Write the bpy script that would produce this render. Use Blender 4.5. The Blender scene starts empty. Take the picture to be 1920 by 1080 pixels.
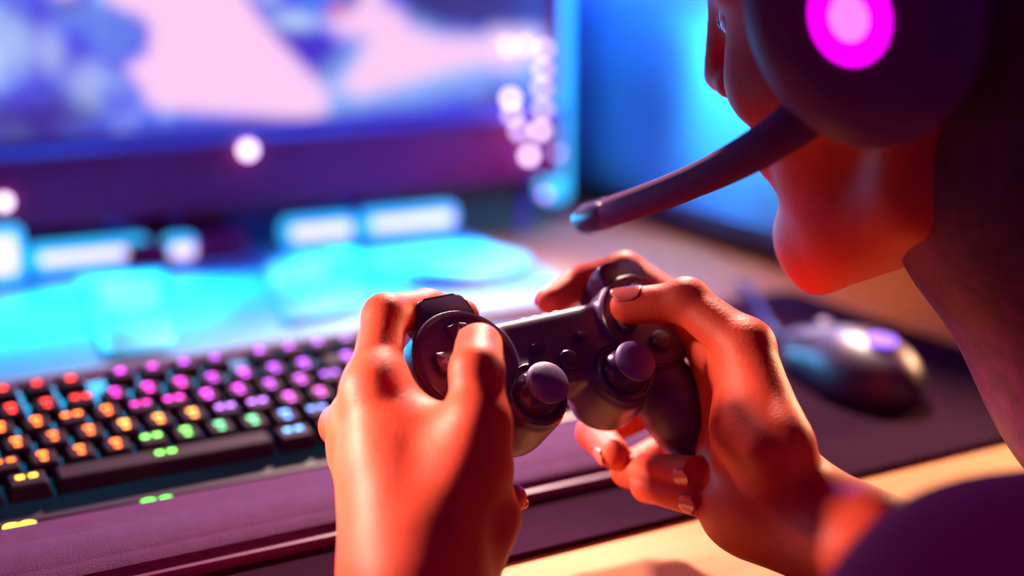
import bpy, bmesh, math, random
import numpy as np
from mathutils import Vector, Matrix
S = bpy.context.scene
COL = S.collection
random.seed(7)
rng = np.random.default_rng(7)
R = math.radians

# ------------------------------------------------------------------ camera, world, lights, exposure
CAM = np.array([0.0, 0.0, 1.05]); PITCH, YAW, FPX = R(14.5), R(-29.0), 2667.0
cd = bpy.data.cameras.new('camera'); cam = bpy.data.objects.new('camera', cd); COL.objects.link(cam)
cam.location = CAM; cam.rotation_euler = (math.pi/2 - PITCH, 0, YAW)
cd.sensor_width = 36.0; cd.lens = 36.0*FPX/1920.0; cd.clip_start = 0.01
cd.dof.use_dof = True; cd.dof.focus_distance = 0.632; cd.dof.aperture_fstop = 2.4
S.camera = cam
S.view_settings.view_transform = 'Standard'; S.view_settings.look = 'None'
S.view_settings.exposure = 0.0; S.view_settings.gamma = 1.0

W = bpy.data.worlds.new('world'); S.world = W; W.use_nodes = True
W.node_tree.nodes['Background'].inputs[0].default_value = (0.17, 0.0, 0.24, 1)
W.node_tree.nodes['Background'].inputs[1].default_value = 0.44

def light(name, kind, loc, target, energy, color, **kw):
    d = bpy.data.lights.new(name, kind); d.energy = energy; d.color = color
    for k, v in kw.items(): setattr(d, k, v)
    o = bpy.data.objects.new(name, d); COL.objects.link(o); o.location = loc
    o.rotation_euler = (Vector(target) - Vector(loc)).to_track_quat('-Z', 'Y').to_euler()
    return o
light('ceiling_spot', 'SPOT', (0.93, 1.38, 1.68), (0.41, 0.47, 0.74), 255, (1.0, 0.70, 0.56),
      spot_size=R(58), spot_blend=1.0, shadow_soft_size=0.05)
light('side_spot', 'SPOT', (-0.17, 0.755, 1.005), (0.183, 0.545, 0.852), 84, (1.0, 0.62, 0.50),
      spot_size=R(18), spot_blend=0.5, shadow_soft_size=0.05)
light('right_rim', 'SPOT', (1.12, 0.72, 0.98), (0.44, 0.48, 0.82), 38, (1.0, 0.50, 0.25),  # added rim light for the right hand's outer edge; no lamp stands here
      spot_size=R(32), spot_blend=0.7, shadow_soft_size=0.05)
light('finger_fill', 'SPOT', (0.30, 0.95, 1.15), (0.318, 0.598, 0.856), 42, (1.0, 0.62, 0.68),  # added pink fill over the fingers; no real lamp hangs there
      spot_size=R(17.5), spot_blend=0.35, shadow_soft_size=0.03)
light('desk_fill', 'SPOT', (0.62, 0.90, 1.75), (0.74, 0.98, 0.75), 36, (1.0, 0.42, 0.36),  # added warm fill that reddens the desk beside the tower
      spot_size=R(34), spot_blend=0.8, shadow_soft_size=0.08)

# ------------------------------------------------------------------ helpers
FW = np.array([-math.sin(YAW)*math.cos(PITCH), math.cos(YAW)*math.cos(PITCH), -math.sin(PITCH)])
RT = np.array([math.cos(YAW), math.sin(YAW), 0.0]); UP = np.cross(RT, FW)
def at(px, py, Z): return CAM + (FW + RT*(px-960)/FPX + UP*(540-py)/FPX)*Z     # a measured pixel at a depth -> room point

def tag(o, label, cat, group=None):
    o['label'] = label; o['category'] = cat
    if group: o['group'] = group
    return o
def thing(name, label, cat, loc=(0, 0, 0), rotz=0.0, group=None):
    o = bpy.data.objects.new(name, None); COL.objects.link(o); o.empty_display_size = 0.05
    o.location = loc; o.rotation_euler = (0, 0, rotz)
    return tag(o, label, cat, group)
def link(name, me, m=None, parent=None, loc=None):
    o = bpy.data.objects.new(name, me); COL.objects.link(o)
    if m is not None and len(me.materials) == 0: me.materials.append(m)
    if parent is not None: o.parent = parent
    if loc is not None: o.location = loc
    return o
def obj(name, bm, m, parent=None, loc=None, smooth=35):
    bmesh.ops.recalc_face_normals(bm, faces=bm.faces[:])
    me = bpy.data.meshes.new(name); bm.to_mesh(me); bm.free()
    if smooth:
        me.polygons.foreach_set('use_smooth', [True]*len(me.polygons))
        me.set_sharp_from_angle(angle=R(smooth))
    return link(name, me, m, parent, loc)
def struct(name, bm, m, parent=None):
    o = obj(name, bm, m, parent); 
    if parent is None: o['kind'] = 'structure'
    return o
def npmesh(name, V, F, m, parent=None):
    me = bpy.data.meshes.new(name)
    me.from_pydata([], [], []) if len(V) == 0 else None
    me.vertices.add(len(V)); me.vertices.foreach_set('co', np.asarray(V, np.float32).ravel())
    n = len(F); w = F.shape[1]
    me.loops.add(n*w); me.loops.foreach_set('vertex_index', F.astype(np.int32).ravel())
    me.polygons.add(n); me.polygons.foreach_set('loop_start', np.arange(0, n*w, w, dtype=np.int32))
    me.polygons.foreach_set('use_smooth', np.ones(n, bool))
    me.update(calc_edges=True); me.validate()
    return link(name, me, m, parent)
def T(loc=(0, 0, 0), rx=0, ry=0, rz=0):
    return Matrix.Translation(loc) @ Matrix.Rotation(rz, 4, 'Z') @ Matrix.Rotation(ry, 4, 'Y') @ Matrix.Rotation(rx, 4, 'X')
def box(bm, c, s, bev=0.0, seg=2, M=None, taper=None):
    r = bmesh.ops.create_cube(bm, size=1.0); vs = r['verts']
    for v in vs:
        k = taper if (taper and v.co.z > 0) else (1, 1)
        v.co = Vector((v.co.x*s[0]*k[0], v.co.y*s[1]*k[1], v.co.z*s[2]))
    if bev:
        es = list({e for v in vs for e in v.link_edges})
        rr = bmesh.ops.bevel(bm, geom=es, offset=bev, segments=seg, profile=0.5, affect='EDGES', clamp_overlap=True)
        vs = list({v for f in rr['faces'] for v in f.verts} | {v for v in vs if v.is_valid})
    MM = Matrix.Translation(c) @ (M or Matrix.Identity(4))
    for v in vs: v.co = MM @ v.co
    return vs
def lathe(bm, prof, n=32, M=None):
    """closed turned solid from (radius, z) pairs, z along local Z"""
    rings = []
    for r, z in prof:
        if r < 1e-6: rings.append([bm.verts.new((0, 0, z))])
        else: rings.append([bm.verts.new((r*math.cos(2*math.pi*i/n), r*math.sin(2*math.pi*i/n), z)) for i in range(n)])
    for a, b in zip(rings, rings[1:]):
        for i in range(n):
            j = (i+1) % n
            q = [a[0] if len(a) == 1 else a[i], a[0] if len(a) == 1 else a[j], b[0] if len(b) == 1 else b[j], b[0] if len(b) == 1 else b[i]]
            u = []
            for v in q:
                if v not in u: u.append(v)
            if len(u) >= 3:
                try: bm.faces.new(u)
                except ValueError: pass
    if M is not None:
        for ring in rings:
            for v in ring: v.co = M @ v.co
def tube(bm, pts, rad, n=10, closed=False):
    pts = [Vector(p) for p in pts]; rings = []
    rads = rad if isinstance(rad, (list, tuple)) else [rad]*len(pts)
    prev = None
    for i, p in enumerate(pts):
        if closed: d = pts[(i+1) % len(pts)] - pts[i-1]
        else: d = pts[min(i+1, len(pts)-1)] - pts[max(i-1, 0)]
        d.normalize()
        if prev is None:
            u = d.orthogonal().normalized()
        else:
            u = (prev - d*prev.dot(d)).normalized()
        prev = u; w = d.cross(u)
        rings.append([bm.verts.new(p + (u*math.cos(2*math.pi*k/n) + w*math.sin(2*math.pi*k/n))*rads[i]) for k in range(n)])
    m = len(rings)
    for i in range(m if closed else m-1):
        a, b = rings[i], rings[(i+1) % m]
        for k in range(n):
            bm.faces.new((a[k], a[(k+1) % n], b[(k+1) % n], b[k]))
    if not closed:
        bm.faces.new(rings[0][::-1]); bm.faces.new(rings[-1])
def prism(bm, outline, z0, z1, bev=0.0, seg=2, M=None):
    lo = [bm.verts.new((x, y, z0)) for x, y in outline]; hi = [bm.verts.new((x, y, z1)) for x, y in outline]
    n = len(lo); fs = [bm.faces.new(lo[::-1]), bm.faces.new(hi)]
    for i in range(n): fs.append(bm.faces.new((lo[i], lo[(i+1) % n], hi[(i+1) % n], hi[i])))
    vs = lo + hi
    if bev:
        es = list(set(fs[1].edges))
        rr = bmesh.ops.bevel(bm, geom=es, offset=bev, segments=seg, profile=0.5, affect='EDGES', clamp_overlap=True)
        vs = list({v for f in rr['faces'] for v in f.verts} | {v for v in vs if v.is_valid})
    if M is not None:
        for v in vs: v.co = M @ v.co
def bez(p0, p1, p2, p3, n=16):
    o = []
    for i in range(n+1):
        t = i/n; a = (1-t)**3; b = 3*t*(1-t)**2; c = 3*t*t*(1-t); d = t**3
        o.append(tuple(a*p0[k]+b*p1[k]+c*p2[k]+d*p3[k] for k in range(3)))
    return o
def rounded(pts, r, n=5):
    """round the corners of a 2D outline"""
    out = []; m = len(pts)
    for i in range(m):
        p = Vector(pts[i]); a = Vector(pts[i-1]); b = Vector(pts[(i+1) % m])
        da = (a-p).normalized(); db = (b-p).normalized()
        rr = r if not isinstance(r, (list, tuple)) else r[i]
        s, e = p + da*rr, p + db*rr
        for k in range(n+1):
            t = k/n; out.append(tuple(s*(1-t)**2 + p*2*t*(1-t) + e*t*t))
    return out

# ------------------------------------------------------------------ materials
def mat(name, color, rough=0.5, metal=0.0, noise=0.0, nscale=40.0, bump=0.0, bscale=400.0, emit=None, estr=0.0, sss=0.0,
        coat=0.0, spec=0.5, wood=False, trans=0.0, sheen=0.0, objcol=False, vcol=None):
    m = bpy.data.materials.new(name); m.use_nodes = True; nt = m.node_tree; b = nt.nodes['Principled BSDF']
    b.inputs['Base Color'].default_value = (*color, 1); b.inputs['Roughness'].default_value = rough
    b.inputs['Metallic'].default_value = metal; b.inputs['Specular IOR Level'].default_value = spec
    b.inputs['Coat Weight'].default_value = coat; b.inputs['Coat Roughness'].default_value = 0.12
    b.inputs['Transmission Weight'].default_value = trans; b.inputs['Sheen Weight'].default_value = sheen
    if sss:
        b.inputs['Subsurface Weight'].default_value = sss; b.inputs['Subsurface Radius'].default_value = (1.0, 0.25, 0.12)
        b.inputs['Subsurface Scale'].default_value = 0.006
    tc = nt.nodes.new('ShaderNodeTexCoord')
    if noise or wood:
        n = nt.nodes.new('ShaderNodeTexNoise'); n.inputs['Scale'].default_value = nscale; n.inputs['Detail'].default_value = 5
        mp = nt.nodes.new('ShaderNodeMapping'); nt.links.new(tc.outputs['Object'], mp.inputs[0]); nt.links.new(mp.outputs[0], n.inputs['Vector'])
        if wood: mp.inputs['Scale'].default_value = (0.6, 9.0, 9.0)
        r = nt.nodes.new('ShaderNodeValToRGB'); e = r.color_ramp.elements
        e[0].position, e[1].position = 0.3, 0.7
        e[0].color = (*[c*(1-noise) for c in color], 1); e[1].color = (*[min(1, c*(1+noise)) for c in color], 1)
        nt.links.new(n.outputs['Fac'], r.inputs[0]); nt.links.new(r.outputs[0], b.inputs['Base Color'])
    if bump:
        n2 = nt.nodes.new('ShaderNodeTexNoise'); n2.inputs['Scale'].default_value = bscale; n2.inputs['Detail'].default_value = 4
        nt.links.new(tc.outputs['Object'], n2.inputs['Vector'])
        bp = nt.nodes.new('ShaderNodeBump'); bp.inputs['Strength'].default_value = bump; bp.inputs['Distance'].default_value = 0.001
        nt.links.new(n2.outputs['Fac'], bp.inputs['Height']); nt.links.new(bp.outputs[0], b.inputs['Normal'])
    if emit is not None:
        b.inputs['Emission Color'].default_value = (*emit, 1); b.inputs['Emission Strength'].default_value = estr
    if objcol:
        oi = nt.nodes.new('ShaderNodeObjectInfo'); nt.links.new(oi.outputs['Color'], b.inputs['Emission Color']); b.inputs['Emission Strength'].default_value = estr
    if vcol:
        va = nt.nodes.new('ShaderNodeVertexColor'); va.layer_name = vcol
        nt.links.new(va.outputs['Color'], b.inputs['Emission Color']); b.inputs['Emission Strength'].default_value = estr
    return m
M = dict(
    wall=mat('wall_paint', (0.10, 0.03, 0.09), 0.8, noise=0.1), floor=mat('floor_boards', (0.10, 0.04, 0.05), 0.5, noise=0.3, wood=True, nscale=6),
    wood=mat('desk_wood', (0.50, 0.22, 0.075), 0.6, spec=0.2, noise=0.16, wood=True, nscale=9, bump=0.05, bscale=120),
    darkmetal=mat('dark_metal', (0.07, 0.02, 0.07), 0.4, 0.6), felt=mat('mat_cloth', (0.026, 0.004, 0.022), 0.95, spec=0.04, noise=0.15, nscale=300, bump=0.25, bscale=1800),
    pale_lit=mat('pale_lit_strip', (0.95, 0.80, 0.95), 0.4), white=mat('cyan_lit_laminate', (0.12, 0.50, 0.90), 0.45, noise=0.03), gloss=mat('glossy_cyan_lit_plate', (0.12, 0.62, 0.90), 0.45, coat=0.15),  # cyan and pink light put into the colours of white parts
    black=mat('black_plastic', (0.17, 0.02, 0.14), 0.42, noise=0.08, nscale=200, bump=0.06, bscale=1500),
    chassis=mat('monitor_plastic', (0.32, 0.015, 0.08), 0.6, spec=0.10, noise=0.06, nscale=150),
    keycap=mat('keycap_plastic', (0.028, 0.004, 0.03), 0.6, spec=0.15, bump=0.05, bscale=1500), legend=mat('lit_legend', (0.05, 0.02, 0.05), 0.4, objcol=True, estr=6.0),
    rest=mat('wrist_rest_rubber', (0.11, 0.028, 0.12), 0.8, spec=0.1, noise=0.1, nscale=120, bump=0.4, bscale=900),
    pad=mat('controller_shell', (0.085, 0.032, 0.11), 0.40, noise=0.06, nscale=300, bump=0.10, bscale=2600),
    padgloss=mat('controller_gloss', (0.065, 0.022, 0.085), 0.24, bump=0.03, bscale=2000), rubber=mat('stick_rubber', (0.15, 0.075, 0.22), 0.48, bump=0.12, bscale=2600),
    grey=mat('grey_print', (0.30, 0.22, 0.36), 0.5),
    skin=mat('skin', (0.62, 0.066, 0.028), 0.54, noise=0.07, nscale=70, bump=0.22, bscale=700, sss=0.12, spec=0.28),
    nail=mat('nail', (0.68, 0.15, 0.11), 0.22, coat=0.3), hair=mat('hair_strands', (0.10, 0.004, 0.06), 0.5, noise=0.4, nscale=120, bump=0.5, bscale=300),
    shirt=mat('shirt_jersey', (0.48, 0.14, 0.24), 0.85, noise=0.12, nscale=200, bump=0.2, bscale=900, sheen=0.2), trousers=mat('trouser_cloth', (0.06, 0.03, 0.09), 0.85, noise=0.15, nscale=150),
    eye=mat('eye_white', (0.8, 0.75, 0.75), 0.15), iris=mat('iris_brown', (0.06, 0.02, 0.01), 0.15), lip=mat('lip_skin', (0.45, 0.05, 0.05), 0.4),
    boom=mat('boom_rubber', (0.14, 0.015, 0.12), 0.75, spec=0.15), mouse=mat('mouse_plastic', (0.045, 0.008, 0.05), 0.42), cushion=mat('ear_cushion', (0.07, 0.015, 0.06), 0.6, bump=0.3, bscale=500), glow_pink=mat('magenta_light', (0.1, 0, 0.1), 0.4, emit=(1.0, 0.0, 1.0), estr=1.6),
    glow_pale=mat('pale_magenta_light', (0.1, 0, 0.1), 0.4, emit=(1.0, 0.12, 0.85), estr=2.2),
    led_white=mat('led_white', (0.9, 0.8, 0.9), 0.4, emit=(1.0, 0.66, 0.86), estr=1.25), led_cyan=mat('led_cyan_housing', (0.2, 0.6, 0.8), 0.4, emit=(0.02, 0.56, 1.0), estr=1.0),
    tube=mat('led_tube_cyan', (0.2, 0.6, 0.8), 0.4, emit=(0.02, 0.52, 1.0), estr=1.6), bulb=mat('bulb_glow', (0.9, 0.8, 0.9), 0.4, objcol=True, estr=9.0),
    glass=mat('frosted_glass', (0.70, 0.85, 1.0), 0.45, trans=1.0), tower=mat('tower_steel', (0.09, 0.02, 0.09), 0.45, noise=0.05), tray=mat('tower_tray', (0.5, 0.6, 0.9), 0.5),
    fanring=mat('fan_ring_blue', (0.1, 0.3, 0.6), 0.4, emit=(0.02, 0.30, 1.0), estr=1.3), wire=mat('cable_blue', (0.14, 0.12, 0.6), 0.45), cable=mat('cable_dark', (0.06, 0.05, 0.25), 0.5),
    screen=mat('screen_picture', (0.01, 0.01, 0.02), 0.25, vcol='picture', estr=1.0),
)

# ------------------------------------------------------------------ distance-field modelling (smoothly joined tapered limbs -> one mesh)
def smin(a, b, k):
    h = np.maximum(k - np.abs(a-b), 0.0)/k
    return np.minimum(a, b) - h*h*k*0.25
class Field:
    def __init__(s, lo, hi, h):
        s.h = h; s.lo = np.array(lo, float); s.n = np.ceil((np.array(hi)-s.lo)/h).astype(int)+1
        s.d = np.full(tuple(s.n), 1.0, np.float32)
    def win(s, lo, hi):
        a = np.clip(np.floor((np.array(lo)-s.lo)/s.h).astype(int), 0, s.n-1); b = np.clip(np.ceil((np.array(hi)-s.lo)/s.h).astype(int)+1, 1, s.n)
        b = np.maximum(b, a+1)
        sl = tuple(slice(int(i), int(j)) for i, j in zip(a, b))
        g = [(s.lo[i] + s.h*np.arange(a[i], b[i])).astype(np.float32) for i in range(3)]
        return sl, (g[0][:, None, None], g[1][None, :, None], g[2][None, None, :])
    def put(s, lo, hi, fn, k):
        m = k + 3*s.h
        sl, P = s.win(np.array(lo)-m, np.array(hi)+m)
        s.d[sl] = smin(s.d[sl], fn(P), k)
    def limb(s, a, b, ra, rb, k=0.004):
        a = np.array(a, float); b = np.array(b, float); r = max(ra, rb)
        s.put(np.minimum(a, b)-r, np.maximum(a, b)+r, lambda P: cone(P, a, b, ra, rb), k)
    def chain(s, pts, rads, kin, kroot, ktip, reach):
        """a finger: its own joints melt together, its root melts into the palm, its tip stays apart"""
        pts = [np.array(p, float) for p in pts]; r = max(rads); m = kroot + 3*s.h
        lo = np.min(pts, axis=0)-r-m; hi = np.max(pts, axis=0)+r+m
        sl, P = s.win(lo, hi); f = None
        for i in range(len(pts)-1):
            c = cone(P, pts[i], pts[i+1], rads[i], rads[i+1]); f = c if f is None else smin(f, c, kin)
        dr = np.sqrt((P[0]-pts[0][0])**2 + (P[1]-pts[0][1])**2 + (P[2]-pts[0][2])**2)
        k = ktip + (kroot-ktip)*np.clip(1.0-(dr-reach*0.5)/(reach*0.5), 0, 1)
        s.d[sl] = smin(s.d[sl], f, k.astype(np.float32))
    def ell(s, c, rad, k=0.005, rot=None):
        c = np.array(c, float); rad = np.array(rad, float); r = rad.max()
        A = np.eye(3) if rot is None else np.array(rot, float)     # columns = axes
        def fn(P):
            X, Y, Z = P[0]-c[0], P[1]-c[1], P[2]-c[2]
            q = [(A[0, i]*X + A[1, i]*Y + A[2, i]*Z)/rad[i] for i in range(3)]
            k0 = np.sqrt(q[0]**2+q[1]**2+q[2]**2); k1 = np.sqrt((q[0]/rad[0])**2+(q[1]/rad[1])**2+(q[2]/rad[2])**2)+1e-6
            return k0*(k0-1.0)/k1
        s.put(c-r, c+r, fn, k)
    def rbox(s, c, half, rnd, k, lo=None):
        c = np.array(c, float); half = np.array(half, float)
        def fn(P):
            q = [np.abs(P[i]-c[i])-(half[i]-rnd) for i in range(3)]
            o = np.sqrt(np.maximum(q[0], 0)**2+np.maximum(q[1], 0)**2+np.maximum(q[2], 0)**2)
            return o + np.minimum(np.maximum(q[0], np.maximum(q[1], q[2])), 0) - rnd
        s.put(c-half, c+half, fn, k)
    def disc(s, c, r, z0, z1, rnd, k):
        c = np.array(c, float); zm, hz = (z0+z1)/2, (z1-z0)/2
        def fn(P):
            q0 = np.sqrt((P[0]-c[0])**2+(P[1]-c[1])**2)-(r-rnd); q1 = np.abs(P[2]-zm)-(hz-rnd)
            return np.sqrt(np.maximum(q0, 0)**2+np.maximum(q1, 0)**2)+np.minimum(np.maximum(q0, q1), 0)-rnd
        s.put((c[0]-r, c[1]-r, z0), (c[0]+r, c[1]+r, z1), fn, k)
    def press(s, c, axis, w, depth, rad):
        """a shallow crease across a limb: plane through c, normal axis, fading away from c"""
        c = np.array(c, float); ax = np.array(axis, float); ax /= np.linalg.norm(ax)
        sl, P = s.win(c-rad, c+rad)
        X, Y, Z = P[0]-c[0], P[1]-c[1], P[2]-c[2]
        t = X*ax[0]+Y*ax[1]+Z*ax[2]; r2 = X*X+Y*Y+Z*Z
        s.d[sl] += (depth*np.exp(-(t/w)**2)*np.exp(-r2/(rad*0.5)**2)).astype(np.float32)
    def mesh(s):
        d = s.d; ins = d < 0
        n = d.shape; m = np.zeros(tuple(i-1 for i in n), np.int8)
        for a in (0, 1):
            for b in (0, 1):
                for c in (0, 1): m += ins[a:n[0]-1+a, b:n[1]-1+b, c:n[2]-1+c]
        act = (m > 0) & (m < 8); idx = np.full(act.shape, -1, np.int64); I = np.argwhere(act); idx[act] = np.arange(len(I))
        acc = np.zeros((len(I), 3)); cnt = np.zeros(len(I)); cr = [(a, b, c) for a in (0, 1) for b in (0, 1) for c in (0, 1)]
        for p in cr:
            for ax in range(3):
                if p[ax]: continue
                q = list(p); q[ax] = 1
                da = d[I[:, 0]+p[0], I[:, 1]+p[1], I[:, 2]+p[2]].astype(float); db = d[I[:, 0]+q[0], I[:, 1]+q[1], I[:, 2]+q[2]].astype(float)
                w = (da < 0) != (db < 0); t = np.where(w, da/np.where(w, da-db, 1), 0)
                pos = np.tile(np.array(p, float), (len(I), 1)); pos[:, ax] += t
                acc[w] += pos[w]; cnt[w] += 1
        V = s.lo + s.h*(I + acc/cnt[:, None]); Fs = []
        for ax in range(3):
            u, v = (ax+1) % 3, (ax+2) % 3
            sa = [slice(None)]*3; sb = [slice(None)]*3; sa[ax] = slice(0, -1); sb[ax] = slice(1, None)
            A, B = ins[tuple(sa)], ins[tuple(sb)]
            E = np.argwhere(A != B); E = E[(E[:, u] > 0) & (E[:, v] > 0) & (E[:, u] < n[u]-1) & (E[:, v] < n[v]-1)]
            fl = A[tuple(E.T)]
            def cell(du, dv):
                c = E.copy(); c[:, u] -= du; c[:, v] -= dv; return idx[tuple(c.T)]
            Q = np.stack([cell(1, 1), cell(0, 1), cell(0, 0), cell(1, 0)], 1)
            Q[~fl] = Q[~fl][:, ::-1]; Fs.append(Q)
        F = np.concatenate(Fs); F = F[(F >= 0).all(1)]
        return V, F
def cone(P, a, b, ra, rb):
    ab = b-a; L = float(ab@ab)+1e-12
    X, Y, Z = P[0]-a[0], P[1]-a[1], P[2]-a[2]
    t = np.clip((X*ab[0]+Y*ab[1]+Z*ab[2])/L, 0, 1)
    return np.sqrt((X-t*ab[0])**2+(Y-t*ab[1])**2+(Z-t*ab[2])**2) - (ra+(rb-ra)*t)
def relax(V, F, n=2, lam=0.5):
    e = np.concatenate([F[:, [0, 1]], F[:, [1, 2]], F[:, [2, 3]], F[:, [3, 0]]]); e = np.concatenate([e, e[:, ::-1]])
    deg = np.bincount(e[:, 0], minlength=len(V)).astype(float)[:, None]
    for _ in range(n):
        acc = np.stack([np.bincount(e[:, 0], weights=V[e[:, 1], k], minlength=len(V)) for k in range(3)], 1)
        V = V + lam*(acc/np.maximum(deg, 1)-V)
    return V
# ------------------------------------------------------------------ the room
DZ = 0.75
bm = bmesh.new(); box(bm, (0.3, 0.8, -0.05), (6, 5, 0.1)); struct('floor', bm, M['floor'])
bm = bmesh.new(); box(bm, (0.3, 2.15, 1.35), (6, 0.1, 2.7)); struct('wall_back', bm, M['wall'])
bm = bmesh.new(); box(bm, (2.35, 0.8, 1.35), (0.1, 2.6, 2.7)); struct('wall_right', bm, M['wall'])
bm = bmesh.new(); box(bm, (0.3, 2.09, 0.05), (5.9, 0.018, 0.1), 0.004); struct('baseboard_back', bm, M['black'])

desk = thing('desk', 'orange brown wooden desk carrying the keyboard and monitor', 'desk', (0.35, 1.0, 0))
bm = bmesh.new(); box(bm, (0, 0, DZ-0.0175), (2.0, 1.06, 0.035), 0.004); obj('desktop', bm, M['wood'], desk)
for sx in (-1, 1):
    for sy in (-1, 1):
        bm = bmesh.new(); box(bm, (sx*0.93, sy*0.46, (DZ-0.035)/2), (0.06, 0.06, DZ-0.035), 0.004); obj('leg', bm, M['darkmetal'], desk)
    bm = bmesh.new(); box(bm, (sx*0.93, 0, 0.66), (0.04, 0.86, 0.05), 0.004); obj('side_rail', bm, M['darkmetal'], desk)

# desk mat (front edge y 0.55, right end x 0.76)
bm = bmesh.new(); prism(bm, rounded([(-0.12, 0.552), (0.755, 0.552), (0.755, 0.885), (-0.12, 0.885)], 0.012), DZ, DZ+0.004, 0.0012)
tag(obj('desk_mat', bm, M['felt']), 'large black cloth mat lying flat under keyboard and mouse', 'desk mat')
MZ = DZ+0.004

# white riser shelf under the monitor
riser = thing('monitor_riser', 'low white shelf board glowing cyan beneath the monitor', 'shelf', (0.2, 1.11, DZ))
bm = bmesh.new(); prism(bm, rounded([(-0.42, -0.205), (0.375, -0.205), (0.395, 0.225), (-0.42, 0.225)], 0.012), 0.006, 0.019, 0.002); obj('shelf_board', bm, M['white'], riser)  # white board; the light bars' cyan is put into its colour
bm = bmesh.new(); box(bm, (-0.022, -0.2065, 0.0125), (0.775, 0.003, 0.012), 0.001); o = obj('pale_lit_strip', bm, M['pale_lit'], riser); o['label'] = 'front edge with pinkish light in its colour'  # pinkish light on the shelf's front edge, built as a coloured strip
for x in (-0.38, 0.33):
    for y in (-0.17, 0.18):
        bm = bmesh.new(); lathe(bm, [(0, 0), (0.014, 0), (0.014, 0.0065), (0, 0.0065)], 16, T((x, y, 0))); obj('rubber_foot', bm, M['black'], riser)
RZ = DZ+0.019

# ------------------------------------------------------------------ monitor
mon = thing('monitor', 'wide black monitor with a thick chin showing a bright game', 'monitor', (0.345, 1.2, RZ))
MXL, MXR, MZB, MZT = -0.372, 0.372, 0.036, 0.50      # relative to base
SZ0 = 0.112
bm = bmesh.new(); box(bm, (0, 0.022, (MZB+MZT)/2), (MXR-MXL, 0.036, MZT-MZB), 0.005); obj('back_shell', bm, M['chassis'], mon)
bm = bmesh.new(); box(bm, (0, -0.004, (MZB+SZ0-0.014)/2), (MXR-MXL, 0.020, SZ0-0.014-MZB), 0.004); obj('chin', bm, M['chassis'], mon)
bm = bmesh.new(); box(bm, (0, -0.007, SZ0-0.010), (MXR-MXL, 0.024, 0.014), 0.006, 3); rg = obj('chin_ridge', bm, mat('ridge_blue_plastic', (0.14, 0.07, 0.42), 0.3), mon)
for nm, c, s in (('side_bezel', (MXL+0.006, 0, (SZ0+MZT)/2), (0.012, 0.016, MZT-SZ0)), ('side_bezel', (MXR-0.006, 0, (SZ0+MZT)/2), (0.012, 0.016, MZT-SZ0)),
                 ('top_bezel', (0, 0, MZT-0.006), (MXR-MXL-0.024, 0.016, 0.012))):
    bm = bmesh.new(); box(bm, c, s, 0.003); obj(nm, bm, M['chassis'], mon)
# the picture on the screen
def soft(d, w): return np.clip(0.5 - d/w, 0, 1)
def poly_d(px, py, pts):
    d = np.full(px.shape, 1e9); inside = np.zeros(px.shape, bool)
    for (x0, y0), (x1, y1) in zip(pts, pts[1:]+pts[:1]):
        ex, ey = x1-x0, y1-y0; t = np.clip(((px-x0)*ex+(py-y0)*ey)/(ex*ex+ey*ey), 0, 1)
        d = np.minimum(d, np.hypot(px-x0-t*ex, py-y0-t*ey))
        c = ((y0 > py) != (y1 > py)) & (px < (x1-x0)*(py-y0)/((y1-y0) if y1 != y0 else 1e-9)+x0); inside ^= c
    return np.where(inside, -d, d)
def vnoise(px, py, s, seed):
    g = np.random.default_rng(seed).random((64, 64)); x, y = px/s+20, py/s+20
    i, j = np.floor(x).astype(int), np.floor(y).astype(int); u, v = x-i, y-j; u, v = u*u*(3-2*u), v*v*(3-2*v)
    q = lambda a, b: g[(i+a) % 64, (j+b) % 64]
    return (q(0, 0)*(1-u)+q(1, 0)*u)*(1-v)+(q(0, 1)*(1-u)+q(1, 1)*u)*v
def lin(c): 
    c = np.array(c)/255.0; return np.where(c <= 0.04045, c/12.92, ((c+0.055)/1.055)**2.4)
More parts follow.
